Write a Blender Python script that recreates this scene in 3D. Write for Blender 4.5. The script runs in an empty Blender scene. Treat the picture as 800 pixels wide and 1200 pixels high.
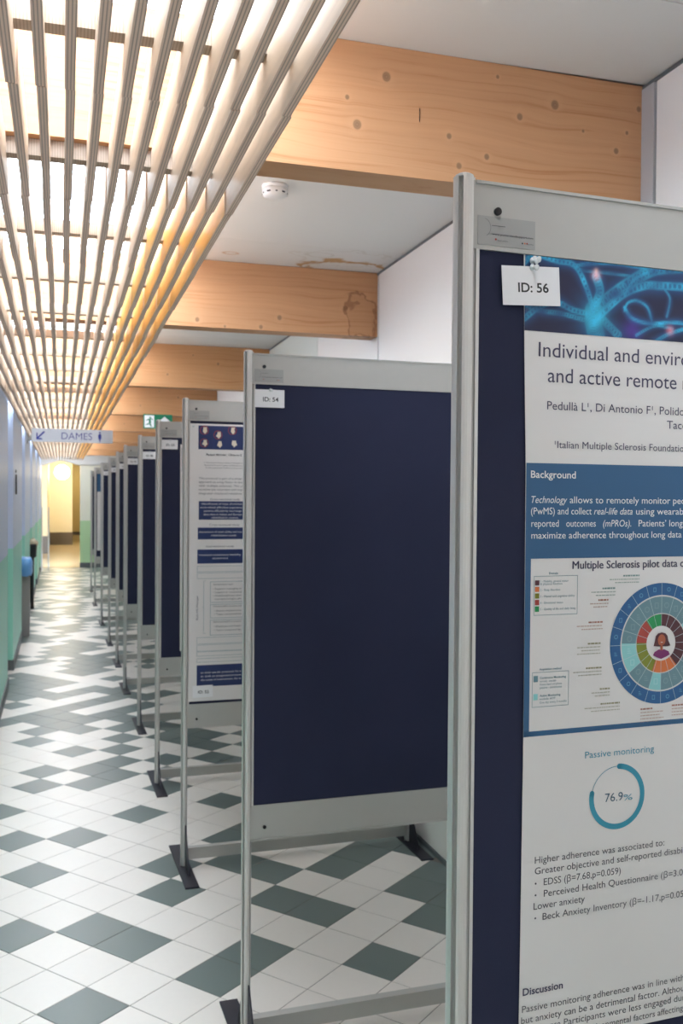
import bpy, math, random
import numpy as np
from mathutils import Matrix, Vector

random.seed(7)
SC = bpy.context.scene
COL = SC.collection
PI = math.pi

# ------------------------------------------------------------------ camera, world, exposure
cam_d = bpy.data.cameras.new('camera')
cam = bpy.data.objects.new('camera', cam_d); COL.objects.link(cam)
YAW, PITCH, ROLL, EYE = 0.28695, 0.01544, 0.0065, 1.61
ca = Vector((math.sin(YAW)*math.cos(PITCH), math.cos(YAW)*math.cos(PITCH), -math.sin(PITCH)))
cr = Vector((math.cos(YAW), -math.sin(YAW), 0)); cu = cr.cross(ca)
r2 = cr*math.cos(ROLL) + cu*math.sin(ROLL); u2 = -cr*math.sin(ROLL) + cu*math.cos(ROLL)
m3 = Matrix((r2, u2, -ca)).transposed()
cam.matrix_world = Matrix.Translation((0, 0, EYE)) @ m3.to_4x4()
cam_d.sensor_fit = 'VERTICAL'; cam_d.sensor_height = 36; cam_d.sensor_width = 24
cam_d.lens = 1112.03/1200*36
cam_d.clip_start = 0.05; cam_d.clip_end = 200
cam_d.dof.use_dof = True; cam_d.dof.focus_distance = 1.35; cam_d.dof.aperture_fstop = 12
SC.camera = cam

W = bpy.data.worlds.new('overcast_sky'); SC.world = W; W.use_nodes = True
bg = W.node_tree.nodes['Background']
bg.inputs[0].default_value = (0.82, 0.875, 1.0, 1)
bg.inputs[1].default_value = 24.0
SC.view_settings.view_transform = 'Standard'
SC.view_settings.look = 'None'
SC.view_settings.exposure = -0.30
SC.view_settings.gamma = 1.0
SC.view_settings.use_curve_mapping = False

Y0, Y1 = -3.2, 22.0                       # the corridor's length
ZC = 2.81                                  # ceiling
ZG = 2.90                                  # underside of the skylight glazing
XR = 1.62                                  # right wall
XL = -0.475                                # left wall
BEAMS = [-0.25, 2.41, 4.83, 7.58, 10.28, 12.95, 15.6, 18.25, 20.9]

# sky portal over the long skylight (gives off no light of its own, only guides sampling)
pl = bpy.data.lights.new('skylight_portal', 'AREA'); pl.shape = 'RECTANGLE'
pl.size = 0.9; pl.size_y = Y1-Y0; pl.energy = 1
pl.cycles.is_portal = True
po = bpy.data.objects.new('skylight_portal', pl); COL.objects.link(po)
po.location = (0.01, (Y0+Y1)/2, ZG+0.02)

# ------------------------------------------------------------------ helpers
def link(o, parent=None):
    COL.objects.link(o)
    if parent: o.parent = parent
    return o

class MB:
    def __init__(s): s.v = []; s.f = []; s.mi = []
    def quad(s, a, b, c, d, mi=0):
        n = len(s.v); s.v += [a, b, c, d]; s.f.append((n, n+1, n+2, n+3)); s.mi.append(mi); return s
    def poly(s, pts, mi=0):
        n = len(s.v); s.v += list(pts); s.f.append(tuple(range(n, n+len(pts)))); s.mi.append(mi); return s
    def box(s, x0, x1, y0, y1, z0, z1, mi=0):
        n = len(s.v)
        s.v += [(x0,y0,z0),(x1,y0,z0),(x1,y1,z0),(x0,y1,z0),(x0,y0,z1),(x1,y0,z1),(x1,y1,z1),(x0,y1,z1)]
        for q in ((0,3,2,1),(4,5,6,7),(0,1,5,4),(1,2,6,5),(2,3,7,6),(3,0,4,7)):
            s.f.append(tuple(n+i for i in q)); s.mi.append(mi)
        return s
    def cbox(s, x0, x1, y0, y1, z0, z1, c=0.002, mi=0):
        """box whose top edges are chamfered"""
        n = len(s.v)
        s.v += [(x0,y0,z0),(x1,y0,z0),(x1,y1,z0),(x0,y1,z0),(x0,y0,z1-c),(x1,y0,z1-c),(x1,y1,z1-c),(x0,y1,z1-c),
                (x0+c,y0+c,z1),(x1-c,y0+c,z1),(x1-c,y1-c,z1),(x0+c,y1-c,z1)]
        for q in ((0,3,2,1),(8,9,10,11),(0,1,5,4),(1,2,6,5),(2,3,7,6),(3,0,4,7),(4,5,9,8),(5,6,10,9),(6,7,11,10),(7,4,8,11)):
            s.f.append(tuple(n+i for i in q)); s.mi.append(mi)
        return s
    def extrude(s, prof, axis, a, b, mi=0):
        """closed 2-D profile swept along an axis ('x','y','z') from a to b"""
        def P(p, t):
            return {'z': (p[0], p[1], t), 'y': (p[0], t, p[1]), 'x': (t, p[0], p[1])}[axis]
        n = len(s.v); k = len(prof)
        s.v += [P(p, a) for p in prof] + [P(p, b) for p in prof]
        for i in range(k):
            j = (i+1) % k; s.f.append((n+i, n+j, n+k+j, n+k+i)); s.mi.append(mi)
        s.f.append(tuple(n+i for i in reversed(range(k)))); s.f.append(tuple(n+k+i for i in range(k))); s.mi += [mi, mi]
        return s
    def lathe(s, prof, cx=0, cy=0, n=20, mi=0):
        """(radius, z) profile turned about a vertical axis"""
        b = len(s.v)
        for r, z in prof:
            for i in range(n):
                t = 2*PI*i/n; s.v.append((cx+r*math.cos(t), cy+r*math.sin(t), z))
        for k in range(len(prof)-1):
            for i in range(n):
                j = (i+1) % n
                s.f.append((b+k*n+i, b+k*n+j, b+(k+1)*n+j, b+(k+1)*n+i)); s.mi.append(mi)
        s.f.append(tuple(b+i for i in reversed(range(n)))); s.mi.append(mi)
        s.f.append(tuple(b+(len(prof)-1)*n+i for i in range(n))); s.mi.append(mi)
        return s
    def disc(s, cx, cz, r, y, n=32, a0=0, a1=2*PI, ri=0, mi=0):
        """flat disc, ring or sector in the x-z plane, facing -y; angles run clockwise from the top"""
        k = max(2, int(n*abs(a1-a0)/(2*PI))+1)
        for i in range(k):
            t0 = a0+(a1-a0)*i/k; t1 = a0+(a1-a0)*(i+1)/k
            p = lambda t, q: (cx+q*math.sin(t), y, cz+q*math.cos(t))
            if ri > 0: s.quad(p(t0, ri), p(t1, ri), p(t1, r), p(t0, r), mi)
            else: s.poly([(cx, y, cz), p(t1, r), p(t0, r)], mi)
        return s
    def rect(s, u0, u1, h0, h1, y, mi=0):
        return s.quad((u0, y, h0), (u1, y, h0), (u1, y, h1), (u0, y, h1), mi)
    def frame(s, u0, u1, h0, h1, y, w, mi=0):
        s.rect(u0, u1, h0, h0+w, y, mi); s.rect(u0, u1, h1-w, h1, y, mi)
        s.rect(u0, u0+w, h0+w, h1-w, y, mi); s.rect(u1-w, u1, h0+w, h1-w, y, mi); return s
    def mesh(s, name, mats, smooth=False):
        me = bpy.data.meshes.new(name); me.from_pydata(s.v, [], s.f)
        if not isinstance(mats, (list, tuple)): mats = [mats]
        for m in mats: me.materials.append(m)
        me.polygons.foreach_set('material_index', s.mi)
        me.polygons.foreach_set('use_smooth', [smooth]*len(s.f))
        me.update(); return me
    def build(s, name, mats, parent=None, loc=(0,0,0), smooth=False):
        o = bpy.data.objects.new(name, s.mesh(name, mats, smooth)); o.location = loc
        return link(o, parent)

def new(name, me, parent=None, loc=(0,0,0), rot=None):
    o = bpy.data.objects.new(name, me); o.location = loc
    if rot: o.rotation_euler = rot
    return link(o, parent)
def tag(o, label=None, cat=None, group=None, kind=None):
    if label: o['label'] = label
    if cat: o['category'] = cat
    if group: o['group'] = group
    if kind: o['kind'] = kind
    return o
def thing(name, label, cat, loc=(0,0,0), rot=None, group=None):
    o = bpy.data.objects.new(name, None); o.empty_display_size = 0.1
    o.location = loc
    if rot: o.rotation_euler = rot
    link(o); return tag(o, label, cat, group)

# ------------------------------------------------------------------ materials
def mat(name, col, rough=0.6, metal=0.0, spec=0.5, **k):
    m = bpy.data.materials.new(name); m.use_nodes = True
    b = m.node_tree.nodes['Principled BSDF']
    b.inputs['Base Color'].default_value = (*col, 1); b.inputs['Roughness'].default_value = rough
    b.inputs['Metallic'].default_value = metal; b.inputs['Specular IOR Level'].default_value = spec
    for a, v in k.items(): b.inputs[a.replace('_', ' ')].default_value = v
    return m
class NT:
    def __init__(s, m): s.t = m.node_tree; s.b = s.t.nodes['Principled BSDF']
    def n(s, ty, **k):
        x = s.t.nodes.new('ShaderNode'+ty)
        for a, v in k.items(): setattr(x, a, v)
        return x
    def l(s, a, b): s.t.links.new(a, b)
    def math(s, op, a, b=None, c=None):
        x = s.n('Math', operation=op)
        for i, q in enumerate((a, b, c)):
            if q is None: continue
            if isinstance(q, (int, float)): x.inputs[i].default_value = q
            else: s.l(q, x.inputs[i])
        return x.outputs[0]
    def mix(s, fac, a, b):
        x = s.n('Mix', data_type='RGBA')
        for sock, q in ((x.inputs['Factor'], fac), (x.inputs['A'], a), (x.inputs['B'], b)):
            if isinstance(q, tuple): sock.default_value = (*q, 1)
            elif isinstance(q, (int, float)): sock.default_value = q
            else: s.l(q, sock)
        return x.outputs['Result']
    def ramp(s, fac, stops):
        x = s.n('ValToRGB'); e = x.color_ramp.elements
        while len(e) < len(stops): e.new(0.5)
        for i, (p, c) in enumerate(stops): e[i].position = p; e[i].color = (*c, 1)
        s.l(fac, x.inputs[0]); return x.outputs[0]
    def coord(s, kind='Object', scale=(1,1,1)):
        c = s.n('TexCoord'); mp = s.n('Mapping'); mp.inputs['Scale'].default_value = scale
        s.l(c.outputs[kind], mp.inputs[0]); return mp.outputs[0]
    def noise(s, vec, scale, detail=3, dist=0, rough=0.5):
        x = s.n('TexNoise'); x.inputs['Scale'].default_value = scale; x.inputs['Detail'].default_value = detail
        x.inputs['Distortion'].default_value = dist; x.inputs['Roughness'].default_value = rough
        s.l(vec, x.inputs['Vector']); return x.outputs['Fac']
    def bump(s, h, strength=0.2, dist=0.002):
        x = s.n('Bump'); x.inputs['Strength'].default_value = strength; x.inputs['Distance'].default_value = dist
        s.l(h, x.inputs['Height']); s.l(x.outputs[0], s.b.inputs['Normal'])

def beam_wood(name, base, knots=(), stain=None):
    m = mat(name, base, 0.55, spec=0.3); t = NT(m)
    c = t.n('TexCoord'); sp = t.n('SeparateXYZ'); t.l(c.outputs['Object'], sp.inputs[0])
    X, Y, Z = sp.outputs
    # slow wander of the grain, and a bow of the grain round every knot
    v0 = t.coord('Object', (1.3, 1, 5)); wander = t.noise(v0, 1.0, 2)
    zz = t.math('MULTIPLY_ADD', wander, 0.085, Z)
    kn = None
    for kx, kz, kr in knots:
        dx = t.math('DIVIDE', t.math('SUBTRACT', X, kx), kr*1.0)
        dz = t.math('DIVIDE', t.math('SUBTRACT', Z, kz), kr*1.15)
        d = t.math('SQRT', t.math('ADD', t.math('POWER', dx, 2), t.math('POWER', dz, 2)))
        dd = t.math('DIVIDE', dz, t.math('ADD', 1.0, t.math('POWER', d, 2)))
        zz = t.math('MULTIPLY_ADD', dd, -kr*0.9, zz)
        kn = d if kn is None else t.math('MINIMUM', kn, d)
    cb = t.n('CombineXYZ'); t.l(t.math('MULTIPLY', X, 0.55), cb.inputs[0]); t.l(t.math('MULTIPLY', Y, 5), cb.inputs[1])
    t.l(t.math('MULTIPLY', zz, 34), cb.inputs[2])
    g = t.noise(cb.outputs[0], 2.2, 6, 0.3, 0.62)
    g2 = t.noise(cb.outputs[0], 0.6, 2)
    lam = t.n('TexWhiteNoise', noise_dimensions='1D'); t.l(t.math('FLOOR', t.math('DIVIDE', Z, 0.115)), lam.inputs['W'])
    d_ = tuple(x*f for x, f in zip(base, (0.74, 0.56, 0.42))); l_ = tuple(min(1, x*f) for x, f in zip(base, (1.10, 1.13, 1.18)))
    col = t.ramp(g, [(0.30, d_), (0.46, base), (0.75, l_)])
    col = t.mix(t.math('MULTIPLY', g2, 0.45), col, tuple(x*f for x, f in zip(base, (0.96, 0.82, 0.68))))
    col = t.mix(t.math('MULTIPLY', lam.outputs['Value'], 0.16), col, tuple(x*0.72 for x in base))
    if kn is not None:
        halo = t.math('SUBTRACT', 1.0, t.math('SMOOTH_MIN', t.math('DIVIDE', kn, 2.4), 1.0, 0.2))
        col = t.mix(t.math('MAXIMUM', t.math('MULTIPLY', halo, 0.5), 0.0), col, l_)
        core = t.n('MapRange', interpolation_type='SMOOTHSTEP'); t.l(kn, core.inputs[0])
        core.inputs[1].default_value = 1.05; core.inputs[2].default_value = 0.55; core.inputs[3].default_value = 0; core.inputs[4].default_value = 0.78
        rings = t.math('SINE', t.math('MULTIPLY', kn, 16))
        kc = t.mix(t.math('MULTIPLY_ADD', rings, 0.3, 0.5), (0.16, 0.085, 0.045), (0.30, 0.18, 0.10))
        col = t.mix(core.outputs[0], col, kc)
    if stain:
        sx, sz = stain
        vx = t.coord('Object', (1, 1, 1)); nn = t.noise(vx, 13, 5, 0.6)
        dx = t.math('SUBTRACT', X, sx); dz = t.math('SUBTRACT', Z, sz)
        d = t.math('SQRT', t.math('ADD', t.math('POWER', dx, 2), t.math('POWER', t.math('MULTIPLY', dz, 0.75), 2)))
        d = t.math('ADD', d, t.math('MULTIPLY', nn, 0.17))
        ring = t.n('MapRange', interpolation_type='SMOOTHSTEP')
        t.l(t.math('ABSOLUTE', t.math('SUBTRACT', d, 0.175)), ring.inputs[0])
        ring.inputs[1].default_value = 0.014; ring.inputs[2].default_value = 0.002; ring.inputs[3].default_value = 0; ring.inputs[4].default_value = 0.6
        col = t.mix(ring.outputs[0], col, (0.22, 0.08, 0.03))
        inn = t.n('MapRange', interpolation_type='SMOOTHSTEP'); t.l(d, inn.inputs[0])
        inn.inputs[1].default_value = 0.185; inn.inputs[2].default_value = 0.165; inn.inputs[3].default_value = 0; inn.inputs[4].default_value = 0.22
        col = t.mix(inn.outputs[0], col, (0.34, 0.16, 0.07))
    t.l(col, t.b.inputs['Base Color']); t.bump(g, 0.12, 0.001)
    return m

BW = (0.60, 0.325, 0.165)
Z0B = 2.47
K1 = [(0.826,2.728,0.014),(0.745,2.592,0.014),(1.008,2.593,0.0085),(1.121,2.55,0.009),(1.038,2.516,0.0094),(0.717,2.66,0.007),
      (1.331,2.719,0.014),(1.221,2.672,0.0105),(1.422,2.657,0.005),(1.566,2.669,0.006),(1.531,2.613,0.0094),(1.605,2.742,0.009),(1.152,2.773,0.006)]
K2 = [(0.657,2.505,0.013),(1.083,2.54,0.014),(0.985,2.486,0.012),(1.44,2.61,0.016),(0.798,2.478,0.0076)]
M_beam1 = beam_wood('glulam_knotty', BW, [(x, z-Z0B, r) for x, z, r in K1])
M_beam2 = beam_wood('glulam_water_stained', BW, [(x, z-Z0B, r) for x, z, r in K2], stain=(1.53, 0.10))
M_beam = beam_wood('glulam', (0.53, 0.275, 0.125), [(1.2, 0.2, 0.012), (0.8, 0.1, 0.010), (1.0, 0.26, 0.008)])

def plywood(name, face, edge_l, edge_d):
    m = mat(name, face, 0.5, spec=0.35); t = NT(m)
    v = t.coord('Object', (14, 1.1, 10)); g = t.noise(v, 3, 5, 0.4)
    oi = t.n('ObjectInfo')
    fc = t.ramp(g, [(0.3, tuple(x*0.80 for x in face)), (0.6, face)])
    fc = t.mix(t.math('MULTIPLY', oi.outputs['Random'], 0.25), fc, tuple(x*f for x, f in zip(face, (0.9, 0.8, 0.68))))
    sp = t.n('SeparateXYZ'); c = t.n('TexCoord'); t.l(c.outputs['Object'], sp.inputs[0])
    w = t.math('SINE', t.math('MULTIPLY', sp.outputs[0], 2*PI/0.0060))
    st = t.n('MapRange', interpolation_type='SMOOTHSTEP'); t.l(w, st.inputs[0])
    st.inputs[1].default_value = 0.0; st.inputs[2].default_value = 0.7
    ec = t.mix(st.outputs[0], edge_l, edge_d)
    geo = t.n('NewGeometry'); sn = t.n('SeparateXYZ'); t.l(geo.outputs['Normal'], sn.inputs[0])
    side = t.math('GREATER_THAN', t.math('ABSOLUTE', sn.outputs[0]), 0.7)
    t.l(t.mix(side, ec, fc), t.b.inputs['Base Color'])
    return m
M_ply = plywood('birch_plywood', (0.74, 0.62, 0.50), (0.90, 0.66, 0.50), (0.56, 0.39, 0.29))
M_plyw = plywood('yellow_lit_plywood', (0.82, 0.52, 0.17), (0.88, 0.66, 0.50), (0.55, 0.39, 0.29))  # same plywood, with the yellow light on the outer slats put into its colour
M_batten = plywood('batten_pine', (0.52, 0.42, 0.34), (0.48, 0.38, 0.30), (0.36, 0.28, 0.22))

def tile_mat(name, col, rough):
    m = mat(name, col, rough, spec=0.5); t = NT(m)
    oi = t.n('ObjectInfo'); n = t.noise(t.coord('Object', (1,1,1)), 40, 4)
    f = t.math('ADD', t.math('MULTIPLY', oi.outputs['Random'], 0.10), t.math('MULTIPLY', n, 0.12))
    t.l(t.mix(f, col, tuple(x*0.62 for x in col)), t.b.inputs['Base Color'])
    t.bump(t.noise(t.coord('Object', (1,1,1)), 14, 2), 0.06, 0.002)
    return m
M_tl = tile_mat('pale_ceramic', (0.83, 0.775, 0.715), 0.36)
M_td = tile_mat('slate_green_ceramic', (0.145, 0.182, 0.172), 0.34)
M_grout = mat('grout', (0.22, 0.20, 0.18), 0.9)
M_beige = mat('beige_vinyl_floor', (0.62, 0.52, 0.38), 0.18)

def painted(name, col, rough=0.7, var=0.05):
    m = mat(name, col, rough, spec=0.3); t = NT(m)
    n = t.noise(t.coord('Object', (1,1,1)), 2.2, 4)
    t.l(t.mix(t.math('MULTIPLY', n, var*2), col, tuple(x*0.75 for x in col)), t.b.inputs['Base Color'])
    t.bump(t.noise(t.coord('Object', (1,1,1)), 160, 2), 0.05, 0.001)
    return m
M_white = painted('white_ceiling_paint', (0.78, 0.77, 0.745))
M_cream = painted('warm_white_panel', (0.83, 0.79, 0.735), 0.55)
M_greygreen = painted('grey_green_panel', (0.70, 0.73, 0.66), 0.5)
M_greytrim = mat('grey_metal_trim', (0.52, 0.52, 0.52), 0.4, 0.2)
M_base = mat('dark_grey_skirting', (0.13, 0.14, 0.145), 0.5)
M_yellow = painted('pale_yellow_paint', (0.86, 0.72, 0.38), 0.6)
M_cream2 = painted('cream_paint', (0.84, 0.76, 0.58), 0.6)
M_black = mat('black_plastic', (0.01, 0.01, 0.012), 0.4)
M_dark = mat('dark_steel', (0.035, 0.033, 0.045), 0.42, 0.5)
M_steel = mat('stainless_steel', (0.55, 0.56, 0.58), 0.3, 0.9)

def left_wall():
    m = mat('two_tone_wall_paint', (0.8,0.8,0.8), 0.38, spec=0.5); t = NT(m)
    sp = t.n('SeparateXYZ'); geo = t.n('NewGeometry'); t.l(geo.outputs['Position'], sp.inputs[0])
    s = t.math('GREATER_THAN', sp.outputs[2], 1.12)
    t.l(t.mix(s, (0.38, 0.76, 0.63), (0.66, 0.75, 0.93)), t.b.inputs['Base Color']); return m
M_lwall = left_wall()
def end_wall():
    m = mat('green_and_cream_paint', (0.8,0.8,0.8), 0.4); t = NT(m)
    sp = t.n('SeparateXYZ'); geo = t.n('NewGeometry'); t.l(geo.outputs['Position'], sp.inputs[0])
    s = t.math('GREATER_THAN', sp.outputs[2], 1.05)
    t.l(t.mix(s, (0.50, 0.70, 0.40), (0.82, 0.80, 0.66)), t.b.inputs['Base Color']); return m
M_ewall = end_wall()

def stained_ceiling():
    m = mat('water_stained_ceiling', (0.78,0.77,0.745), 0.7, spec=0.3); t = NT(m)
    geo = t.n('NewGeometry'); sp = t.n('SeparateXYZ'); t.l(geo.outputs['Position'], sp.inputs[0])
    nn = t.noise(geo.outputs['Position'], 7, 5, 0.5)
    col = (0.78, 0.77, 0.745)
    for cx, cy, rr, w, c, a in ((1.42, 4.76, 0.17, 0.035, (0.52, 0.29, 0.10), 0.9), (1.22, 4.56, 0.05, 0.012, (0.60, 0.56, 0.50), 0.5),
                                (0.80, 4.66, 0.035, 0.010, (0.62, 0.42, 0.26), 0.7), (1.36, 4.60, 0.20, 0.012, (0.64, 0.60, 0.54), 0.5)):
        dx = t.math('MULTIPLY', t.math('SUBTRACT', sp.outputs[0], cx), 0.8); dy = t.math('MULTIPLY', t.math('SUBTRACT', sp.outputs[1], cy), 1.3)
        d = t.math('SQRT', t.math('ADD', t.math('POWER', dx, 2), t.math('POWER', dy, 2)))
        d = t.math('ADD', d, t.math('MULTIPLY', t.math('SUBTRACT', nn, 0.5), 0.30 if rr > 0.1 else 0.05))
        r = t.n('MapRange', interpolation_type='SMOOTHSTEP'); t.l(t.math('ABSOLUTE', t.math('SUBTRACT', d, rr)), r.inputs[0])
        r.inputs[1].default_value = w; r.inputs[2].default_value = w*0.2; r.inputs[3].default_value = 0; r.inputs[4].default_value = a
        col = t.mix(r.outputs[0], col, c)
    t.l(col, t.b.inputs['Base Color']); return m
M_stain = stained_ceiling()

def glass_mat():
    m = bpy.data.materials.new('clear_pane'); m.use_nodes = True; nt = m.node_tree
    for n in list(nt.nodes): nt.nodes.remove(n)
    o = nt.nodes.new('ShaderNodeOutputMaterial'); a = nt.nodes.new('ShaderNodeBsdfTransparent'); a.inputs[0].default_value = (0.94,0.96,0.95,1)
    g = nt.nodes.new('ShaderNodeBsdfGlossy'); g.inputs['Roughness'].default_value = 0.02
    x = nt.nodes.new('ShaderNodeMixShader'); x.inputs[0].default_value = 0.06
    nt.links.new(a.outputs[0], x.inputs[1]); nt.links.new(g.outputs[0], x.inputs[2]); nt.links.new(x.outputs[0], o.inputs[0]); return m
M_glass = glass_mat()

def fabric():
    m = mat('navy_loop_fabric', (0.028, 0.032, 0.070), 0.95, spec=0.15); t = NT(m)
    n = t.noise(t.coord('Object', (1,1,1)), 900, 2); n2 = t.noise(t.coord('Object', (1,1,1)), 3, 3)
    f = t.math('ADD', t.math('MULTIPLY', n, 0.5), t.math('MULTIPLY', n2, 0.4))
    t.l(t.mix(f, (0.020, 0.023, 0.046), (0.042, 0.046, 0.090)), t.b.inputs['Base Color']); t.bump(n, 0.3, 0.0006); return m
M_navy = fabric()
def alu(name, col, metal, rough):
    m = mat(name, col, rough, metal); t = NT(m)
    n = t.noise(t.coord('Object', (6, 6, 6)), 6, 4)
    t.l(t.mix(t.math('MULTIPLY', n, 0.22), col, tuple(x*0.78 for x in col)), t.b.inputs['Base Color']); return m
M_alu = alu('anodised_aluminium', (0.68, 0.66, 0.63), 0.35, 0.38)
M_plate = alu('grey_lacquered_plate', (0.475, 0.465, 0.435), 0.15, 0.42)
M_stick = mat('grey_foil_label', (0.36, 0.36, 0.345), 0.4, 0.2)
M_paper = mat('white_poster_paper', (0.76, 0.73, 0.71), 0.38)
M_card = mat('white_card', (0.84, 0.83, 0.84), 0.6)
def ink(name, c, r=0.45): return mat(name, c, r)
I_navy = ink('ink_navy_text', (0.055, 0.050, 0.10)); I_black = ink('ink_black', (0.02, 0.02, 0.022)); I_grey = ink('ink_grey', (0.10, 0.10, 0.115))
I_blue = ink('ink_mid_blue', (0.024, 0.105, 0.23)); I_wtext = ink('ink_white', (0.82, 0.82, 0.82)); I_teal = ink('ink_teal', (0.04, 0.30, 0.42))
I_dkblue = ink('ink_deep_blue', (0.020, 0.036, 0.125)); I_tealg = ink('ink_slate_teal', (0.15, 0.27, 0.31)); I_cyan = ink('ink_pale_cyan', (0.28, 0.62, 0.62))
I_mar = ink('ink_maroon', (0.085, 0.022, 0.03)); I_or = ink('ink_orange', (0.68, 0.17, 0.045)); I_ol = ink('ink_olive', (0.22, 0.24, 0.02))
I_red = ink('ink_brick_red', (0.42, 0.055, 0.04)); I_gr = ink('ink_green', (0.015, 0.30, 0.09)); I_wheel = ink('ink_wheel_blue', (0.018, 0.11, 0.28))
I_skin = ink('ink_skin', (0.42, 0.11, 0.05)); I_pur = ink('ink_purple', (0.19, 0.02, 0.13)); I_line = ink('ink_pale_line', (0.55, 0.66, 0.70))
I_fgreen = ink('ink_faint_green', (0.36, 0.43, 0.38)); I_fred = ink('ink_faint_red', (0.55, 0.40, 0.34)); I_fol = ink('ink_faint_olive', (0.48, 0.46, 0.38))
I_signb = ink('ink_sign_blue', (0.03, 0.05, 0.35)); I_exit = ink('ink_exit_green', (0.0, 0.17, 0.08)); I_icon = ink('ink_icon', (0.12, 0.33, 0.52))

# ------------------------------------------------------------------ lettering: text turned into flat mesh
_tc = {}
def text_mesh(s, bold=0.0, shear=0.0, res=3):
    k = (s, bold, shear, res)
    if k in _tc: return _tc[k]
    c = bpy.data.curves.new('lettering', 'FONT'); c.body = s; c.size = 1; c.offset = bold; c.shear = shear
    c.resolution_u = res; c.fill_mode = 'FRONT'
    o = bpy.data.objects.new('lettering', c); COL.objects.link(o)
    bpy.context.view_layer.update()
    me = bpy.data.meshes.new_from_object(o.evaluated_get(bpy.context.evaluated_depsgraph_get()))
    v = [tuple(p.co)[:2] for p in me.vertices]; f = [tuple(p.vertices) for p in me.polygons]
    bpy.data.objects.remove(o); bpy.data.curves.remove(c); bpy.data.meshes.remove(me)
    _tc[k] = (v, f); return _tc[k]
def extent(s, **k):
    v, f = text_mesh(s, **k); xs = [p[0] for p in v] or [0, 1]; return min(xs), max(xs)
CAP = None
def text(parent, s, u0, u1, h, cap, y, m, sub=None, bold=0.0, shear=0.0, rot=0.0, name='printed_line', res=3, vert=False):
    """line of lettering in the x-z plane: `sub` (or all of it) spans u0..u1, baseline at h, capitals `cap` high"""
    global CAP
    if CAP is None:
        vv, _ = text_mesh('I'); CAP = max(p[1] for p in vv) - min(p[1] for p in vv)
    a, b = extent(sub or s, bold=bold, shear=shear, res=res)
    sx = (u1-u0)/(b-a); sy = cap/CAP
    v, f = text_mesh(s, bold, shear, res)
    P = []
    for x, z in v:
        px, pz = (x-a)*sx, z*sy
        if vert: px, pz = -pz, px
        P.append((px, 0, pz))
    me = bpy.data.meshes.new(name); me.from_pydata(P, [], f); me.materials.append(m); me.update()
    o = new(name, me, parent, (u0, y, h))
    if rot: o.rotation_euler = (0, rot, 0)
    return o

# ------------------------------------------------------------------ setting: floor
floor = tag(MB().box(XL-0.2, XR+0.2, Y0-0.2, 22.1, -0.12, -0.0015).build('floor', M_grout), 'floor of pale and slate green diagonal square tiles', kind='structure')
TS, TH, TX, TY = 0.2006525, 0.690253, 0.929734, 3.11298
TA = (math.cos(TH), math.sin(TH)); TB = (math.sin(TH), -math.cos(TH))
def tcen(i, j): return TX+TS*((i+.5)*TA[0]+(j+.5)*TB[0]), TY+TS*((i+.5)*TA[1]+(j+.5)*TB[1])
DARK = {(0,0),(2,0),(3,-1),(4,-1),(3,0),(3,-3),(4,-3),(5,-3),(5,-2),(2,-5),(2,-4),(1,-3),(1,-2),(-1,-2),(-2,-2),(-3,0),(-4,-3),
 (-2,-5),(-2,-4),(-3,-6),(0,-5),(1,-6),(-1,-8),(3,-9),(1,-9),(0,-10),(1,-12),(4,-14),(3,-13),(4,-12),(5,-12),(5,-13),(6,-13),(7,-12),
 (6,-15),(7,-14),(6,-17),(8,-15),(9,-14),(7,-18),(8,-17),(9,-16),(10,-15),(8,-18),(10,-16),(7,-20),(8,-19),(9,-18),(10,-17),(11,-16),
 (8,-20),(9,-19),(10,-18),(9,-20),(11,-18),(9,-22),(10,-20),(11,-20),(12,-18),(10,-23),(11,-22),(12,-20),(13,-19),(13,-20),(14,-19),
 (10,-24),(11,-23),(12,-22),(13,-21),(11,-24),(13,-22),(15,-23),(13,-24),(14,-21),(11,-25),(12,-24),(12,-25),(16,-21),(12,-26),(13,-25),
 (15,-21),(13,-26),(13,-27),(15,-26),(15,-25),(16,-25),(3,-6),(4,-6),(5,-8),(5,-10),(6,-11),(8,-10),(8,-11),(7,-12),(9,-12),(10,-11),(9,-13),(9,-14),
 (10,-13),(11,-12),(10,-14),(12,-13)}
allt = []
hrng = random.Random(11)
for i in range(-40, 90):
    for j in range(-110, 40):
        x, y = tcen(i, j)
        if not (XL-0.06 < x < XR+0.05 and Y0-0.05 < y < Y1-0.02): continue
        if i-j <= 41 and y > 0.5: dark = (i, j) in DARK
        else:
            # beyond the tiles one can tell apart the pattern keeps the same mixture of runs
            dark = hrng.random() < (0.52 if y > 5 else 0.25)
        allt.append((x, y, dark))
def in_view(x, y):
    z = x*ca[0]+y*ca[1]; 
    if z < 1: return False
    px = 400+1112*(x*cr[0]+y*cr[1])/z; py = 600+1112*(EYE)/z-17
    return -40 < px < 840 and py < 1250
hs = (TS-0.0028)/2
tl = MB().cbox(-hs, hs, -hs, hs, -0.009, 0.0, 0.0012).mesh('tile', M_tl)
td = MB().cbox(-hs, hs, -hs, hs, -0.009, 0.0, 0.0012).mesh('tile', M_td)
allt.sort(key=lambda t: (not in_view(t[0], t[1]), t[0]**2+t[1]**2))
rest = MB()
for k, (x, y, d) in enumerate(allt):
    if k < 295:
        new('tile', td if d else tl, floor, (x, y, hrng.uniform(-0.0003, 0.0002)), (0, 0, TH))
    else:
        n = len(rest.v); rest.cbox(-hs, hs, -hs, hs, -0.009, 0, 0.0012, 1 if d else 0)
        c, s = math.cos(TH), math.sin(TH)
        rest.v[n:] = [(x+c*a-s*b, y+s*a+c*b, z) for a, b, z in rest.v[n:]]
tag(rest.build('tile', [M_tl, M_td], floor), kind='stuff')

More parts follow.
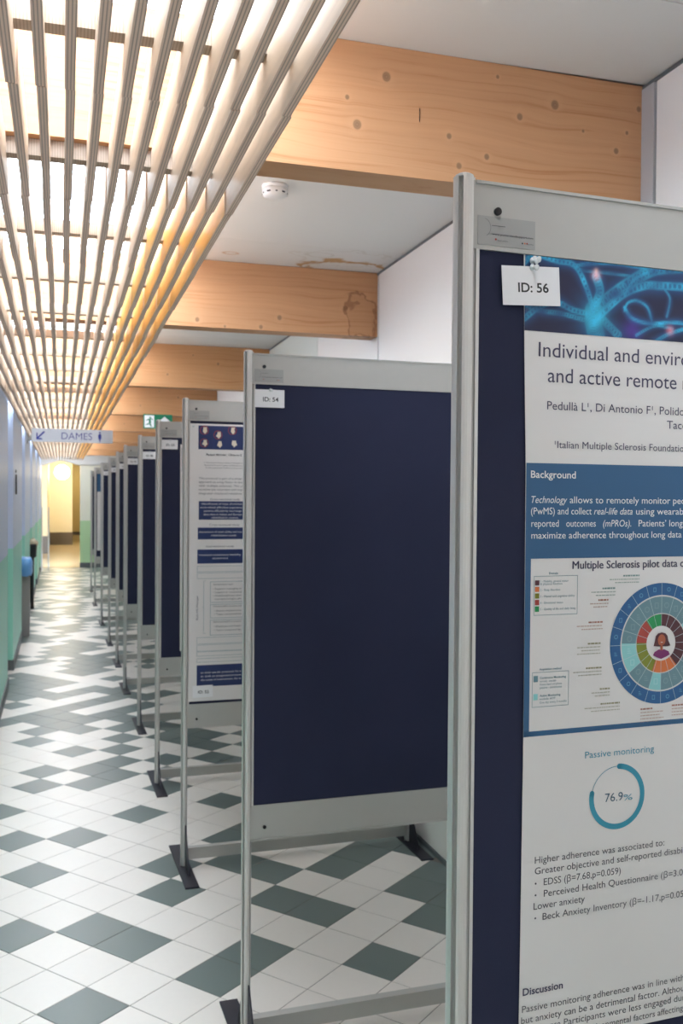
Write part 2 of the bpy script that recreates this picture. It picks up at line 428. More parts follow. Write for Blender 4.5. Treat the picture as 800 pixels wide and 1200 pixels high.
# ------------------------------------------------------------------ setting: walls
wl = tag(MB().box(XL-0.25, XL, Y0-0.2, 22.35, -0.1, ZG-0.002).build('wall_left', M_lwall), 'left wall, green below and bluish white above', kind='structure')
bl = MB(); XP = -0.425
ps = [0.4+2.93*k for k in range(-1, 8)]
for k, y in enumerate([9.2+2.93*(q-3) for q in range(-1, 8)]):
    a, b = max(y, Y0), min(y+2.05, 22.0)
    if b <= a: continue
    MB().box(XL-0.01, XP, a, b, 0, Z0B-0.002).build('pilaster', M_lwall, wl)
    bl.box(XL, XP+0.010, a-0.010, b+0.010, 0.0, 0.095)
bl.box(XL-0.01, XL+0.010, Y0, 22.0, 0, 0.095)
tag(bl.build('baseboard_left', M_base), kind='structure')

wr = tag(MB().box(XR+0.012, XR+0.25, Y0-0.2, 22.3, -0.1, 3.0).build('wall_right', M_greytrim), 'right wall of large warm white panels', kind='structure')
edges = [Y0, -1.1, -0.25]
bays = [(Y0, -0.25), (-0.13, 2.355), (2.42, 4.81), (4.83, 7.58)] + [(BEAMS[k], BEAMS[k+1]) for k in range(3, 8)] + [(20.9, 22.0)]
for a, b in bays:
    mid = 6.07 if abs(a-4.83) < .01 else None
    cuts = [a, mid, b] if mid else ([a, b] if b-a < 2.5 and abs(a-2.42) < 0.02 else [a, (a+b)/2, b])
    if mid is None and abs(a-2.42) < 0.02: cuts = [a, b]
    if abs(a+0.13) < .01: cuts = [a, 1.05, b]
    for c0, c1 in zip(cuts, cuts[1:]):
        mm = M_greygreen if abs(c0-6.07) < .01 else M_cream
        MB().box(XR, XR+0.0125, c0+0.003, c1-0.003, 0.02, ZC-0.012).build('wall_panel', mm, wr)
tag(MB().box(XR-0.006, XR+0.0125, 2.358, 2.417, 0.0, ZC-0.012).build('cover_strip', M_greytrim, wr))
tag(MB().box(XR-0.008, XR+0.012, Y0, 22.0, 0, 0.018).build('baseboard_right', M_base), kind='structure')
MB().box(XR-0.004, XR+0.006, Y0, 22.0, ZC-0.012, ZC-0.001).build('shadow_gap', M_base, wr)

tag(MB().box(XL-0.2, XR+0.2, Y0-0.4, Y0-0.05, -0.1, ZG+0.06).build('wall_back', M_cream), kind='structure')
# end wall: header with a shallow gable-shaped opening and a stub on the right
we = MB()
we.extrude([(XL-0.2, 2.20), (-0.02, 2.40), (0.42, 2.285), (XR+0.1, 2.285), (XR+0.1, ZG-0.01), (XL-0.2, ZG-0.01)], 'y', 22.0, 22.3)
we.mi = [0]*len(we.f)
wend = tag(we.build('wall_end', M_white), 'white header over the far opening', kind='structure')
MB().box(0.405, XR+0.1, 22.0, 22.3, 0, 2.30).build('wall_stub', M_ewall, wend)
MB().box(0.395, XR, 21.985, 22.0, 0, 0.11).build('skirting', M_base, wend)

# ------------------------------------------------------------------ setting: ceiling and skylight
SX0, SX1 = -0.44, 0.465
ceil = tag(MB().box(SX1, XR+0.2, Y0-0.2, 22.3, ZC+0.008, ZC+0.16).build('ceiling', M_greytrim), 'white panelled ceiling between the timber beams', kind='structure')

ycut = []
for a, b in zip([Y0]+BEAMS, BEAMS+[22.0]):
    c0 = a+(0.12 if a in BEAMS else 0); m = b-0.42 if b-a > 1 else None
    for p, q in ([(c0, m), (m, b)] if m else [(c0, b)]):
        mm = M_stain if 3.9 < q < 5.0 else M_white
        MB().box(SX1, XR, p+0.0015, q-0.0015, ZC, ZC+0.0085).build('ceiling_panel', mm, ceil)
# shaft of the skylight
sw = MB().box(SX1, SX1+0.12, Y0-0.2, 22.3, ZC+0.009, ZG+0.06)
tag(sw.build('trim_1', mat('pale_shaft_lining', (0.78, 0.66, 0.52), 0.6)), 'pale timber lining of the skylight shaft', kind='structure')
tag(MB().box(XL-0.25, SX0, Y0-0.2, 22.3, ZG, ZG+0.06).build('trim_2', M_white), kind='structure')
tag(MB().box(XL-0.3, SX1+0.1, 22.0, 22.3, ZG, ZG+0.06).build('trim_3', M_white), kind='structure')
win = tag(bpy.data.objects.new('window_1', None), 'long overhead skylight of clear panes between glazing bars', kind='structure'); link(win)
MB().box(SX0-0.02, SX0+0.03, Y0, 22.0, ZG, ZG+0.06).build('frame', M_white, win)
MB().box(SX1-0.03, SX1+0.02, Y0, 22.0, ZG, ZG+0.06).build('frame', M_white, win)
gb = MB().box(SX0+0.03, SX1-0.03, -0.025, 0.025, ZG, ZG+0.06).mesh('glazing_bar', M_white)
gp = MB().box(SX0, SX1, 0.02, 0.98*1.0-0.02+0.36, ZG+0.045, ZG+0.051).mesh('pane', M_glass)
y = Y0+0.1
while y < 21.9:
    new('glazing_bar', gb, win, (0, y, 0)); new('pane', gp, win, (0, y, 0)); y += 1.34


tag(MB().box(SX0-0.02, SX1+0.0, 21.45, 22.0, ZC+0.0, ZC+0.05).build('ceiling', M_white), kind='structure')  # unseen cover added below the last glazing to cut skylight on the end header

# timber beams
names = ['nearest knotty glulam beam behind the camera', 'first glulam beam in view, large knots and a fine crack, top right',
 'second glulam beam, brown water stain at its right end', 'third glulam beam from the camera, above the stands', 'fourth glulam beam, carrying the green exit sign',
 'fifth glulam beam, just beyond the exit sign', 'sixth glulam beam, far down the corridor', 'seventh glulam beam, far down the corridor behind the sixth', 'last glulam beam before the far doorway']
for k, by in enumerate(BEAMS):
    yaw = 0.018 if k == 1 else 0.006
    mm = M_beam1 if k == 1 else M_beam2 if k == 2 else M_beam
    x0, x1 = XL-0.02, XR+0.0
    b = MB().box(x0-0.0, x1-0.001, 0, 0.12, 0, ZC-Z0B-0.001)
    if k == 1: 
        # fine end crack: a slot cut as a thin recess
        pass
    o = b.build('ceiling_beam', mm, None, (0, by-yaw*1.2, Z0B))
    o.rotation_euler = (0, 0, yaw)
    tag(o, names[k], 'beam', 'glulam beams across the ceiling')
    if k == 1:
        MB().box(0.9205, 0.9225, -0.0006, 0.001, 0.150, 0.187).build('crack', M_black, o)

# slatted screen under the skylight
scr = thing('slatted_screen', 'long screen of narrow plywood slats under the skylight', 'slatted ceiling', (0, Y0, 2.36))
ZS, HS, TSL, SP = 2.36, 0.105, 0.018, 0.0513
def slat_mesh(L, m): return MB().box(-TSL/2, TSL/2, 0, L-0.0015, 0, HS).mesh('slat', m)
SEG = 0.68; st0 = 1.16
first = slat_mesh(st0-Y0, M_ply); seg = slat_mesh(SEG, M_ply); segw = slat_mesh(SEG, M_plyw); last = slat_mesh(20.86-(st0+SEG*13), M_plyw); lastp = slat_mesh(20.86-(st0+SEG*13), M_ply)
rs = random.Random(3)
for k in range(17):
    x = 0.424-SP*k
    new('slat', first, scr, (x, 0, 0))
    for s in range(13):
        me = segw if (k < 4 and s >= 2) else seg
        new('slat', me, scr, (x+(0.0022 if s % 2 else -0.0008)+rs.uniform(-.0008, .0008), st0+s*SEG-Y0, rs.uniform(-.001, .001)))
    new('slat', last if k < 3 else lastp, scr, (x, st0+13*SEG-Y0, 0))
bt = MB().box(-0.412, 0.433, -0.020, 0.020, HS-0.036, HS+0.004).mesh('batten', M_batten)
y = 1.755-0.68*7
while y < 20.8:
    new('batten', bt, scr, (0, y-Y0, 0)); y += 0.68

# ------------------------------------------------------------------ display stands
def post_profile(r=0.0145):
    """round extrusion with four deep T-slots on the diagonals"""
    pts = []
    for q in range(4):
        c = PI/4 + q*PI/2
        for k in range(5):
            t = c - PI/2 + 0.24 + (PI/2-0.48)*k/4
            pts.append((r*math.cos(t), r*math.sin(t)))
        for f, da in ((0.86, -0.25), (0.82, -0.42), (0.42, -0.70), (0.42, 0.70), (0.82, 0.42), (0.86, 0.25)):
            pts.append((r*f*math.cos(c+da), r*f*math.sin(c+da)))
    return pts
HT = 2.03; WD = 1.045
YP = 0.006                      # posts' centre behind the front plane
pm = MB().extrude(post_profile(), 'z', 0.006, HT).lathe([(0.012, HT), (0.012, HT+0.003), (0.008, HT+0.005)], 0, 0, 14).mesh('post', M_alu)
panel_m = MB().box(0.018, WD-0.018, 0.001, 0.013, 0.70, 1.94).mesh('fabric_panel', M_navy)
head_m = MB().box(0.0, WD, -0.003, 0.015, 1.937, HT-0.004).box(0.012, WD-0.012, -0.0055, -0.003, HT-0.008, HT-0.004).mesh('top_plate', M_plate)
side_m = MB().box(0.0135, 0.0185, -0.003, 0.015, 0.70, 1.937).mesh('side_strip', M_alu)
bot_m = MB().box(0.0, WD, -0.003, 0.015, 0.605, 0.708).box(0.012, WD-0.012, -0.0055, -0.003, 0.605, 0.609).mesh('bottom_plate', M_plate)
bar_m = MB().box(0.01, WD-0.01, -0.008, 0.018, 0.034, 0.084).box(0.01, WD-0.01, -0.010, -0.008, 0.078, 0.084).mesh('stretcher', M_plate)
foot_m = MB().cbox(-0.029, 0.029, -0.245, 0.255, 0.0005, 0.007, 0.0015).mesh('foot', M_dark)
fin = MB()
fin.extrude([(-0.13, 0.006), (-0.012, 0.006), (-0.012, 0.185), (-0.020, 0.185)], 'x', -0.002+0.006, 0.002+0.006)
fin.extrude([(0.025, 0.006), (0.14, 0.006), (0.030, 0.185), (0.024, 0.185)], 'x', -0.002+0.006, 0.002+0.006)
fin_m = fin.mesh('foot_fin', M_dark)
def screw(cx, cz):
    s = MB().disc(cx, cz, 0.0055, -0.0062, 14); s2 = s
    b = MB()
    n = 14
    b.extrude([(cx+0.0052*math.cos(2*PI*i/n), cz+0.0052*math.sin(2*PI*i/n)) for i in range(n)], 'y', -0.0065, -0.003)
    return b.mesh('screw', M_black)
scr_t = screw(0.044, 1.988); scr_b = screw(0.052, 0.643)
scr_t2 = screw(WD-0.044, 1.988); scr_b2 = screw(WD-0.052, 0.643)
lab_m = MB().box(0.0155, 0.1015, -0.0036, -0.003, 1.943, 1.981).mesh('maker_label', M_stick)
lines = MB()
for (u0, u1, h) in ((0.036, 0.056, 1.9688),):
    lines.rect(u0, u1, h, h+0.0008, -0.0039)
lines.disc(0.022, 1.966, 0.0125, -0.0039, 24, 0.3, 2.6, 0.0121)
label_marks = lines.mesh('label_marks', I_grey)
fl = MB()
for k in range(3): fl.disc(0.082+0.0035*k, 1.950+0.0002*k, 0.0011, -0.0039, 8, mi=k)
fl.disc(0.042, 1.9515, 0.0014, -0.0039, 8, mi=2)
flag_m = fl.mesh('label_dots', [I_black, I_or, I_red])

_word = None
def stand(k, x, y, yaw, lean, label):
    r = thing('display_stand', label, 'display stand', (x, y, 0), (0, lean, yaw), 'row of poster display stands')
    for q in (0, WD):
        new('post', pm, r, (q, YP, 0))
        f = new('foot', foot_m, r, (q, YP, 0)); new('foot_fin', fin_m, f, (0, 0, 0))
    new('fabric_panel', panel_m, r); new('top_plate', head_m, r); new('bottom_plate', bot_m, r); new('stretcher', bar_m, r)
    new('side_strip', side_m, r); new('side_strip', side_m, r, (WD-0.032, 0, 0))
    for s in (scr_t, scr_b, scr_t2, scr_b2): new('screw', s, r)
    l = new('maker_label', lab_m, r); l['label'] = 'small grey label with web address'
    new('label_marks', label_marks, l); new('label_dots', flag_m, l)
    global _word
    if _word is None:
        _word = text(l, 'www.posterstandsupport.com', 0.0365, 0.0985, 1.9570, 0.0024, -0.0039, I_grey, bold=0.02, name='lettering').data
        text(l, 'Reservations', 0.0445, 0.0600, 1.9495, 0.0020, -0.0039, I_grey, name='lettering')
        text(l, 'Expositions', 0.0885, 0.0990, 1.9490, 0.0018, -0.0039, I_grey, name='lettering')
    elif k < 5:
        new('lettering', _word, l, (0.0365, -0.0039, 1.9570))
    return r

ST = [(0.50286, 1.14937, 0.06023, 0.0018, 'display stand nearest the camera, holding the poster titled Individual and environmental'),
      (0.520, 2.716, 0.026, 0.0, 'display stand with bare navy panel and card ID: 54'),
      (0.512, 4.119, 0.026, 0.001, 'display stand holding the white poster with card ID: 52 at its foot'),
      (0.516, 5.350, 0.020, 0.0, 'display stand with card ID: 50, just behind the stand of the white rehabilitation poster'),
      (0.524, 6.732, 0.020, 0.0, 'display stand with card ID: 48, fifth from the camera'),
      (0.510, 8.078, 0.022, 0.0, 'display stand with card ID: 46, sixth from the camera'),
      (0.515, 9.333, 0.015, 0.0, 'bare navy display stand with card, seventh from the camera'),
      (0.504, 10.658, 0.015, 0.0, 'bare navy display stand with card, eighth from the camera'),
      (0.490, 12.325, 0.015, 0.0, 'bare navy display stand with card, ninth from the camera'),
      (0.478, 14.500, 0.012, 0.0, 'display stand holding the small blue-headed poster, tenth from the camera'),
      (0.487, 16.600, 0.012, 0.0, 'last display stand of the row, nearest the far doorway')]
SOBJ = [stand(k, *s) for k, s in enumerate(ST)]

pin_m = MB().lathe([(0.0045, 0), (0.0045, 0.0012), (0.0022, 0.002), (0.0022, 0.006), (0.0042, 0.0075), (0.0042, 0.009), (0.001, 0.0095)], 0, 0, 12)
M_pin = mat('clear_plastic_pin', (0.75, 0.78, 0.78), 0.1, spec=0.8)
pin_me = pin_m.mesh('push_pin', M_pin, True)
def pin(parent, u, h, y=-0.002):
    return new('push_pin', pin_me, parent, (u, y, h), (PI/2+0.25, 0, 0.3))

def card(k, txt, u0=0.017, h0=1.870, w=0.088, h=0.052, y=-0.0042, rot=0.0, lab=None, pinned=True):
    x, yy, yaw, lean, _ = ST[k]
    o = MB().box(0, w, -0.0004, 0.0, -h, 0).build('id_card', M_card)
    M = Matrix.Translation((x, yy, 0)) @ Matrix.Rotation(yaw, 4, 'Z') @ Matrix.Rotation(lean, 4, 'Y') @ Matrix.Translation((u0, y, h0+h)) @ Matrix.Rotation(rot, 4, 'Y')
    o.matrix_world = M
    tag(o, lab or 'small white card reading %s pinned to its navy stand' % txt, 'card', 'ID cards on the stands')
    text(o, txt, w*0.27, w*0.80, -h*0.66, 0.0120, -0.0006, I_black, bold=0.018, name='lettering', res=4)
    if pinned: pin(o, w*0.52, -0.001, -0.001)
    return o
card(0, 'ID: 56', 0.050, 1.866, rot=-0.055, y=-0.0050, lab='white card reading ID: 56 pinned over the corner of the nearest poster')
card(1, 'ID: 54', 0.0165, 1.870, lab='white card reading ID: 54 on the bare navy panel')
card(2, 'ID: 52', 0.034, 0.736, y=-0.0048, rot=-0.01, lab='white card reading ID: 52 at the bottom of the white poster', pinned=False)
for k, n in ((3, 50), (4, 48), (5, 46)):
    card(k, 'ID: %d' % n, 0.018, 1.868+0.004*(k % 2), lab='small white card reading ID: %d pinned to the navy stand %s' % (n, {3: 'just behind the white poster', 4: 'fifth from the camera', 5: 'sixth from the camera'}[k]))
for k, n, w_ in ((6, 44, 'seventh'), (7, 42, 'eighth'), (8, 40, 'ninth')):
    card(k, 'ID: %d' % n, 0.018, 1.869, lab='tiny white card on the %s stand from the camera' % w_)

# ------------------------------------------------------------------ the poster on the nearest stand
def sheet(k, label, u0, u1, h0, h1, y=-0.0015, m=None, group=None):
    x, yy, yaw, lean, _ = ST[k]
    o = MB().box(u0, u1, y, y+0.0006, h0, h1).build('poster', m or M_paper)
    o.location = (x, yy, 0); o.rotation_euler = (0, lean, yaw)
    return tag(o, label, 'poster', group)
YB = -0.0018
P1 = sheet(0, 'large scientific poster with glowing neuron banner and coloured wheel chart, pinned to the nearest stand', 0.0860, 0.960, 0.8612, 1.9365)
edge = [(0.0860, 1.9365), (0.0885, 1.80), (0.0922, 1.66), (0.0930, 1.45), (0.0932, 1.28), (0.0918, 1.00), (0.0908, 0.8612)]
pb = MB(); pb.extrude([(u, h) for u, h in edge]+[(0.960, 0.8612), (0.960, 1.9365)], 'y', -0.0015, -0.0009)
P1.data = pb.mesh('poster', M_paper)
PR = 0.945
# banner picture: glowing nerve cells, painted per vertex of a fine grid
def X(px): return 0.0858 + (px-613)/187*0.263
def Hh(px, py):
    top = 297+(px-613)*0.107; bot = 387+(px-613)*0.080
    return 1.938-(py-top)/(bot-top)*0.1025
def ppx(zx, zy):
    px, py = 510+zx/2.759, 190+zy/2.759; return X(px), Hh(px, py)
trunks = [([(500,480),(560,430),(640,375),(700,345),(800,335),(900,300)], 0.0075, 0.8), ([(515,500),(590,430),(660,400),(720,400),(800,405),(900,430)], 0.0045, 0.9),
 ([(500,480),(475,400),(440,335),(380,318),(320,300),(285,325)], 0.0028, 1.0), ([(500,470),(520,420),(507,370)], 0.0055, 0.9),
 ([(490,490),(440,480),(380,452),(330,470),(288,505)], 0.003, 0.8), ([(470,510),(400,490),(330,480),(288,460)], 0.0022, 0.7),
 ([(600,470),(625,505),(680,522),(740,520),(800,524),(880,560)], 0.0014, 1.1), ([(600,480),(610,455),(640,448),(675,470),(690,515)], 0.0009, 0.9),
 ([(500,480),(500,520),(510,560)], 0.012, 0.8), ([(500,480),(540,520),(580,560)], 0.005, 0.7), ([(440,335),(520,325),(600,330),(680,345),(720,330),(800,345)], 0.0016, 0.9),
 ([(600,430),(630,380),(690,350)], 0.0012, 1.0), ([(720,400),(750,440),(740,500)], 0.0008, 0.8), ([(800,540),(740,560),(690,590)], 0.0016, 0.9), ([(640,560),(700,530),(760,540)], 0.0012, 0.7),
 ([(440,335),(470,350),(560,360),(640,372)], 0.0012, 0.6), ([(900,430),(1000,380),(1150,420),(1300,360)], 0.006, 0.8), ([(900,300),(1050,330),(1200,300)], 0.003, 0.8),
 ([(1000,380),(1050,450),(1120,540)], 0.003, 0.8), ([(880,560),(1000,520),(1150,560),(1300,500),(1500,540)], 0.002, 0.9), ([(1300,360),(1500,420),(1700,360)], 0.005, 0.8)]
segs = []
for pts, w, a in trunks:
    q = [ppx(*p) for p in pts]
    # smooth the path
    fine = []
    for i in range(len(q)-1):
        p0 = q[max(i-1, 0)]; p1 = q[i]; p2 = q[i+1]; p3 = q[min(i+2, len(q)-1)]
        for s in range(5):
            t = s/5; fine.append(tuple(0.5*((2*b)+(-a_+c)*t+(2*a_-5*b+4*c-d)*t*t+(-a_+3*b-3*c+d)*t**3) for a_, b, c, d in zip(p0, p1, p2, p3)))
    fine.append(q[-1])
    for a_, b in zip(fine, fine[1:]): segs.append((*a_, *b, w, a))
bu0, bu1, bh0, bh1 = 0.0875, 0.9598, 1.8355, 1.9363
NU, NH = 380, 56
U, Hg = np.meshgrid(np.concatenate([np.linspace(bu0, 0.38, 260), np.linspace(0.385, bu1, 120)]), np.linspace(bh0, bh1, NH))
colr = np.zeros((NH, NU, 3)); colr[:] = (0.010, 0.012, 0.052)
def blob(cx, cz, r, c):
    d = np.exp(-((U-cx)**2+(Hg-cz)**2)/r**2)[..., None]; return d*np.array(c)
gl = np.zeros(U.shape); core = np.zeros(U.shape); rim = np.zeros(U.shape)
for x0, z0, x1, z1, w, a in segs:
    dx, dz = x1-x0, z1-z0; L = dx*dx+dz*dz+1e-12
    t = np.clip(((U-x0)*dx+(Hg-z0)*dz)/L, 0, 1); d = np.hypot(U-x0-t*dx, Hg-z0-t*dz)
    gl = np.maximum(gl, a*np.exp(-(d/(w*2.0+0.0028))**2)); core = np.maximum(core, a*np.exp(-(d/w)**4)*0.5)
    rim = np.maximum(rim, a*np.exp(-((d-w)/(0.0009+w*0.10))**2))
rng = np.random.RandomState(2)
mott = np.zeros(U.shape)
for _ in range(260):
    qx, qz, qr = rng.uniform(bu0, bu1), rng.uniform(bh0, bh1), rng.uniform(.0008, .003); mott += rng.uniform(.3, 1)*np.exp(-((U-qx)**2+(Hg-qz)**2)/qr**2)
soft = sum(np.sin(U*a+Hg*b+c) for a, b, c in rng.uniform(-260, 260, (9, 3)))/9
colr += gl[..., None]*np.array((0.004, 0.075, 0.19)) + (core*(0.35+0.9*mott+0.9*np.clip(soft, -.3, 1)))[..., None]*np.array((0.01, 0.26, 0.34)) + (rim*(0.55+0.7*soft))[..., None]*np.array((0.02, 0.34, 0.44))
c_ = ppx(507, 365); colr += blob(c_[0], c_[1], 0.006, (0.9, 0.25, 0.10)); c_ = ppx(507, 350); colr += blob(c_[0], c_[1], 0.003, (0.5, 0.3, 0.2))
c_ = ppx(752, 545); colr += blob(c_[0], c_[1], 0.006, (0.6, 0.13, 0.08)); c_ = ppx(505, 500); colr += blob(c_[0], c_[1], 0.018, (0.01, 0.22, 0.27))
c_ = ppx(625, 545); colr += blob(c_[0], c_[1], 0.014, (0.05, 0.01, 0.20)); c_ = ppx(1100, 430); colr += blob(c_[0], c_[1], 0.006, (0.8, 0.2, 0.1))
me = bpy.data.meshes.new('neuron_banner')
vv = np.stack([U.ravel(), np.full(U.size, YB-0.0002), Hg.ravel()], -1)
ids = np.arange(NH*NU).reshape(NH, NU)
fq = np.stack([ids[:-1, :-1].ravel(), ids[:-1, 1:].ravel(), ids[1:, 1:].ravel(), ids[1:, :-1].ravel()], -1)
me.from_pydata(vv.tolist(), [], fq.tolist())
ca_ = me.color_attributes.new('print', 'FLOAT_COLOR', 'POINT')
ca_.data.foreach_set('color', np.concatenate([np.clip(colr, 0, 1).reshape(-1, 3), np.ones((U.size, 1))], 1).ravel())
mb = mat('printed_picture', (0,0,0), 0.42); t_ = NT(mb); at = t_.n('Attribute'); at.attribute_name = 'print'; t_.l(at.outputs['Color'], t_.b.inputs['Base Color'])
me.materials.append(mb); ban = new('neuron_banner', me, P1); ban['label'] = 'printed picture of glowing cyan neurons'

T = lambda *a, **k: text(P1, *a, **k)
y1, y2 = YB-0.0002, YB-0.0006
T('Individual and environmental', 0.1099, 0.2199, 1.8020, 0.0193, y1, I_navy, sub='Individual', res=5)
T('and active remote monitoring', 0.1247, 0.3367, 1.7682, 0.0193, y1, I_navy, sub='and active remote', res=5)
T('Pedullà L¹, Di Antonio F¹, Polido', 0.1241, 0.3015, 1.7311, 0.0112, y1, I_navy, sub='Pedullà L¹, Di Antonio F¹,')
T('Tacc', 0.3209, 0.3545, 1.7115, 0.0112, y1, I_navy)
T('¹Italian Multiple Sclerosis Foundation', 0.1366, 0.2855, 1.6792, 0.0096, y1, I_navy, sub='¹Italian Multiple Sclerosis')
b = MB().rect(0.0929, PR, 1.5290, 1.6582, y1); b.rect(0.0929, 0.1015, 1.2880, 1.5290, y1); b.rect(0.0933, PR, 1.2880, 1.2950, y1); b.rect(PR-0.008, PR, 1.295, 1.529, y1)
b.build('blue_box', I_blue, P1)['label'] = 'mid blue text box and border'
T('Background', 0.0998, 0.1703, 1.6383, 0.0095, y2, I_wtext, bold=0.011)
T('Technology', 0.1009, 0.1570, 1.6044, 0.0092, y2, I_wtext, shear=0.25)
T('allows to remotely monitor people', 0.1612, 0.3282, 1.6044, 0.0092, y2, I_wtext, sub='allows to remotely monitor')
T('(PwMS) and collect', 0.1005, 0.1965, 1.5890, 0.0092, y2, I_wtext)
T('real-life data', 0.2003, 0.2640, 1.5890, 0.0092, y2, I_wtext, shear=0.25)
T('using wearables', 0.2700, 0.3010, 1.5890, 0.0092, y2, I_wtext, sub='using')
T('reported', 0.1013, 0.1440, 1.5722, 0.0092, y2, I_wtext)
T('outcomes', 0.1560, 0.2035, 1.5722, 0.0092, y2, I_wtext)
T('(mPROs).', 0.2155, 0.2620, 1.5722, 0.0092, y2, I_wtext, shear=0.15)
T('Patients’ long', 0.2745, 0.3215, 1.5722, 0.0092, y2, I_wtext, sub='Patients’')
T('maximize adherence throughout long data', 0.1015, 0.3487, 1.5562, 0.0090, y2, I_wtext)
MT = T('Multiple Sclerosis pilot data collection', 0.1668, 0.3419, 1.5141, 0.0105, y1, I_navy, sub='Multiple Sclerosis pilot data', res=4)
MT2 = new('printed_line', MT.data, P1, (0.1674, y1, 1.5141)); MT3 = new('printed_line', MT.data, P1, (0.1671, y1, 1.5144))
# legends
MB().frame(0.1066, 0.1755, 1.4520, 1.5054, y1, 0.0006).build('legend_frame', I_tealg, P1); MB().frame(0.1054, 0.1630, 1.3273, 1.3748, y1, 0.0006).build('legend_frame', I_tealg, P1)
for k, q in enumerate((I_mar, I_or, I_ol, I_red, I_gr)): MB().rect(0.1084, 0.1150, 1.4930-0.0090*k, 1.4996-0.0088*k, y1).build('legend_swatch', q, P1)
MB().rect(0.1076, 0.1143, 1.3616, 1.3700, y1).build('legend_swatch', I_tealg, P1); MB().rect(0.1076, 0.1143, 1.3371, 1.3455, y1).build('legend_swatch', I_cyan, P1)
LT = [('Domain', .1300, .1440, 1.5075), ('1 - Mobility, general motor', .1165, .1610, 1.4968), ('& physical function', .1165, .1510, 1.4932), ('2 - Sleep disorders', .1165, .1478, 1.4850),
      ('3 - Mental and cognitive ability', .1165, .1708, 1.4763), ('4 - Emotional status', .1165, .1525, 1.4675), ('5 - Quality of life and daily living', .1165, .1725, 1.4590),
      ('Acquisition method', .1165, .1510, 1.3772), ('Continuous Monitoring', .1175, .1585, 1.3655), ('remotely - wearable', .1175, .1430, 1.3610), ('Fitbit and smartphone', .1175, .1520, 1.3566),
      ('passive - continuous', .1175, .1520, 1.3522), ('Active Monitoring', .1175, .1500, 1.3412), ('mobile APP', .1175, .1420, 1.3368), ('One day every 3 months', .1175, .1600, 1.3320)]
LT[10] = ('Fitness band and phone', .1175, .1520, 1.3566)
for s, a, c, h in LT: T(s, a, c, h, 0.0029, y1, I_tealg, bold=0.02 if h in (1.5075, 1.3772, 1.3655, 1.3412) else 0.0, res=2)
# wheel chart
WX, WZ, WR = 0.3157, 1.4054, 0.0862
wm = thing  # noqa
def parts(name, specs, label=None):
    b = MB(); ms = []
    for fn, m in specs:
        if m not in ms: ms.append(m)
        fn(b, ms.index(m))
    o = b.build(name, ms, P1)
    if label: o['label'] = label
    return o
D = math.radians
def sec(r0, r1, a0, a1, y): return lambda b, i: b.disc(WX, WZ, WR*r1, y, 120, D(a0), D(a1), WR*r0, i)
parts('wheel_outer_ring', [(sec(.80, 1.0, 0, 360, y1), I_wheel)], 'blue outer ring of the wheel chart')
mid = [(sec(.50, .775, 0, 54, y1), I_tealg), (sec(.50, .775, 54, 90, y1), I_cyan), (sec(.50, .775, 90, 180, y1), I_tealg), (sec(.50, .775, 180, 198, y1), I_cyan),
       (sec(.50, .775, 198, 234, y1), I_tealg), (sec(.50, .775, 234, 272, y1), I_cyan), (sec(.50, .775, 272, 360, y1), I_tealg)]
parts('wheel_middle_ring', mid, 'slate and pale cyan middle ring')
inn = [(sec(.29, .485, 0, 140, y1), I_mar), (sec(.29, .485, 140, 201, y1), I_or), (sec(.29, .485, 201, 273, y1), I_ol), (sec(.29, .485, 273, 322, y1), I_red), (sec(.29, .485, 322, 360, y1), I_gr)]
parts('wheel_inner_ring', inn, 'maroon, orange, olive, red and green inner ring')
sp_ = MB()
for k in range(20):
    a = D(18*k); s, c = math.sin(a), math.cos(a); w = 0.00028
    for r0, r1 in ((.80, 1.0), (.50, .775), (.29, .485)):
        if r0 == .29 and k % 1: continue
        p = [(r0, -w), (r1, -w), (r1, w), (r0, w)]
        sp_.poly([(WX+WR*r*s+q*c, y2, WZ+WR*r*c-q*s) for r, q in p])
sp_.build('wheel_dividers', I_line, P1)
ic = MB()
for k in range(20):
    a = D(18*k+9)
    for rr, sz, mi in ((.90, .0042, 0), (.635, .0058, 1)):
        x, z = WX+WR*rr*math.sin(a), WZ+WR*rr*math.cos(a)
        cyan = mi == 1 and (54 < 18*k+9 < 90 or 180 < 18*k+9 < 198 or 234 < 18*k+9 < 272)
        if k % 3 == 0: ic.disc(x, z, sz*.75, y2, 14, ri=sz*.5, mi=2 if cyan else mi)
        elif k % 3 == 1: ic.frame(x-sz*.6, x+sz*.6, z-sz*.75, z+sz*.75, y2, sz*.22, 2 if cyan else mi)
        else:
            for j in range(3): ic.rect(x-sz*.6, x+sz*.6-j*sz*.25, z-sz*.6+j*sz*.5, z-sz*.4+j*sz*.5, y2, 2 if cyan else mi)
ic.build('wheel_icons', [I_icon, ink('ink_icon_grey', (0.22, 0.34, 0.38)), ink('ink_icon_cyan', (0.40, 0.70, 0.70))], P1)
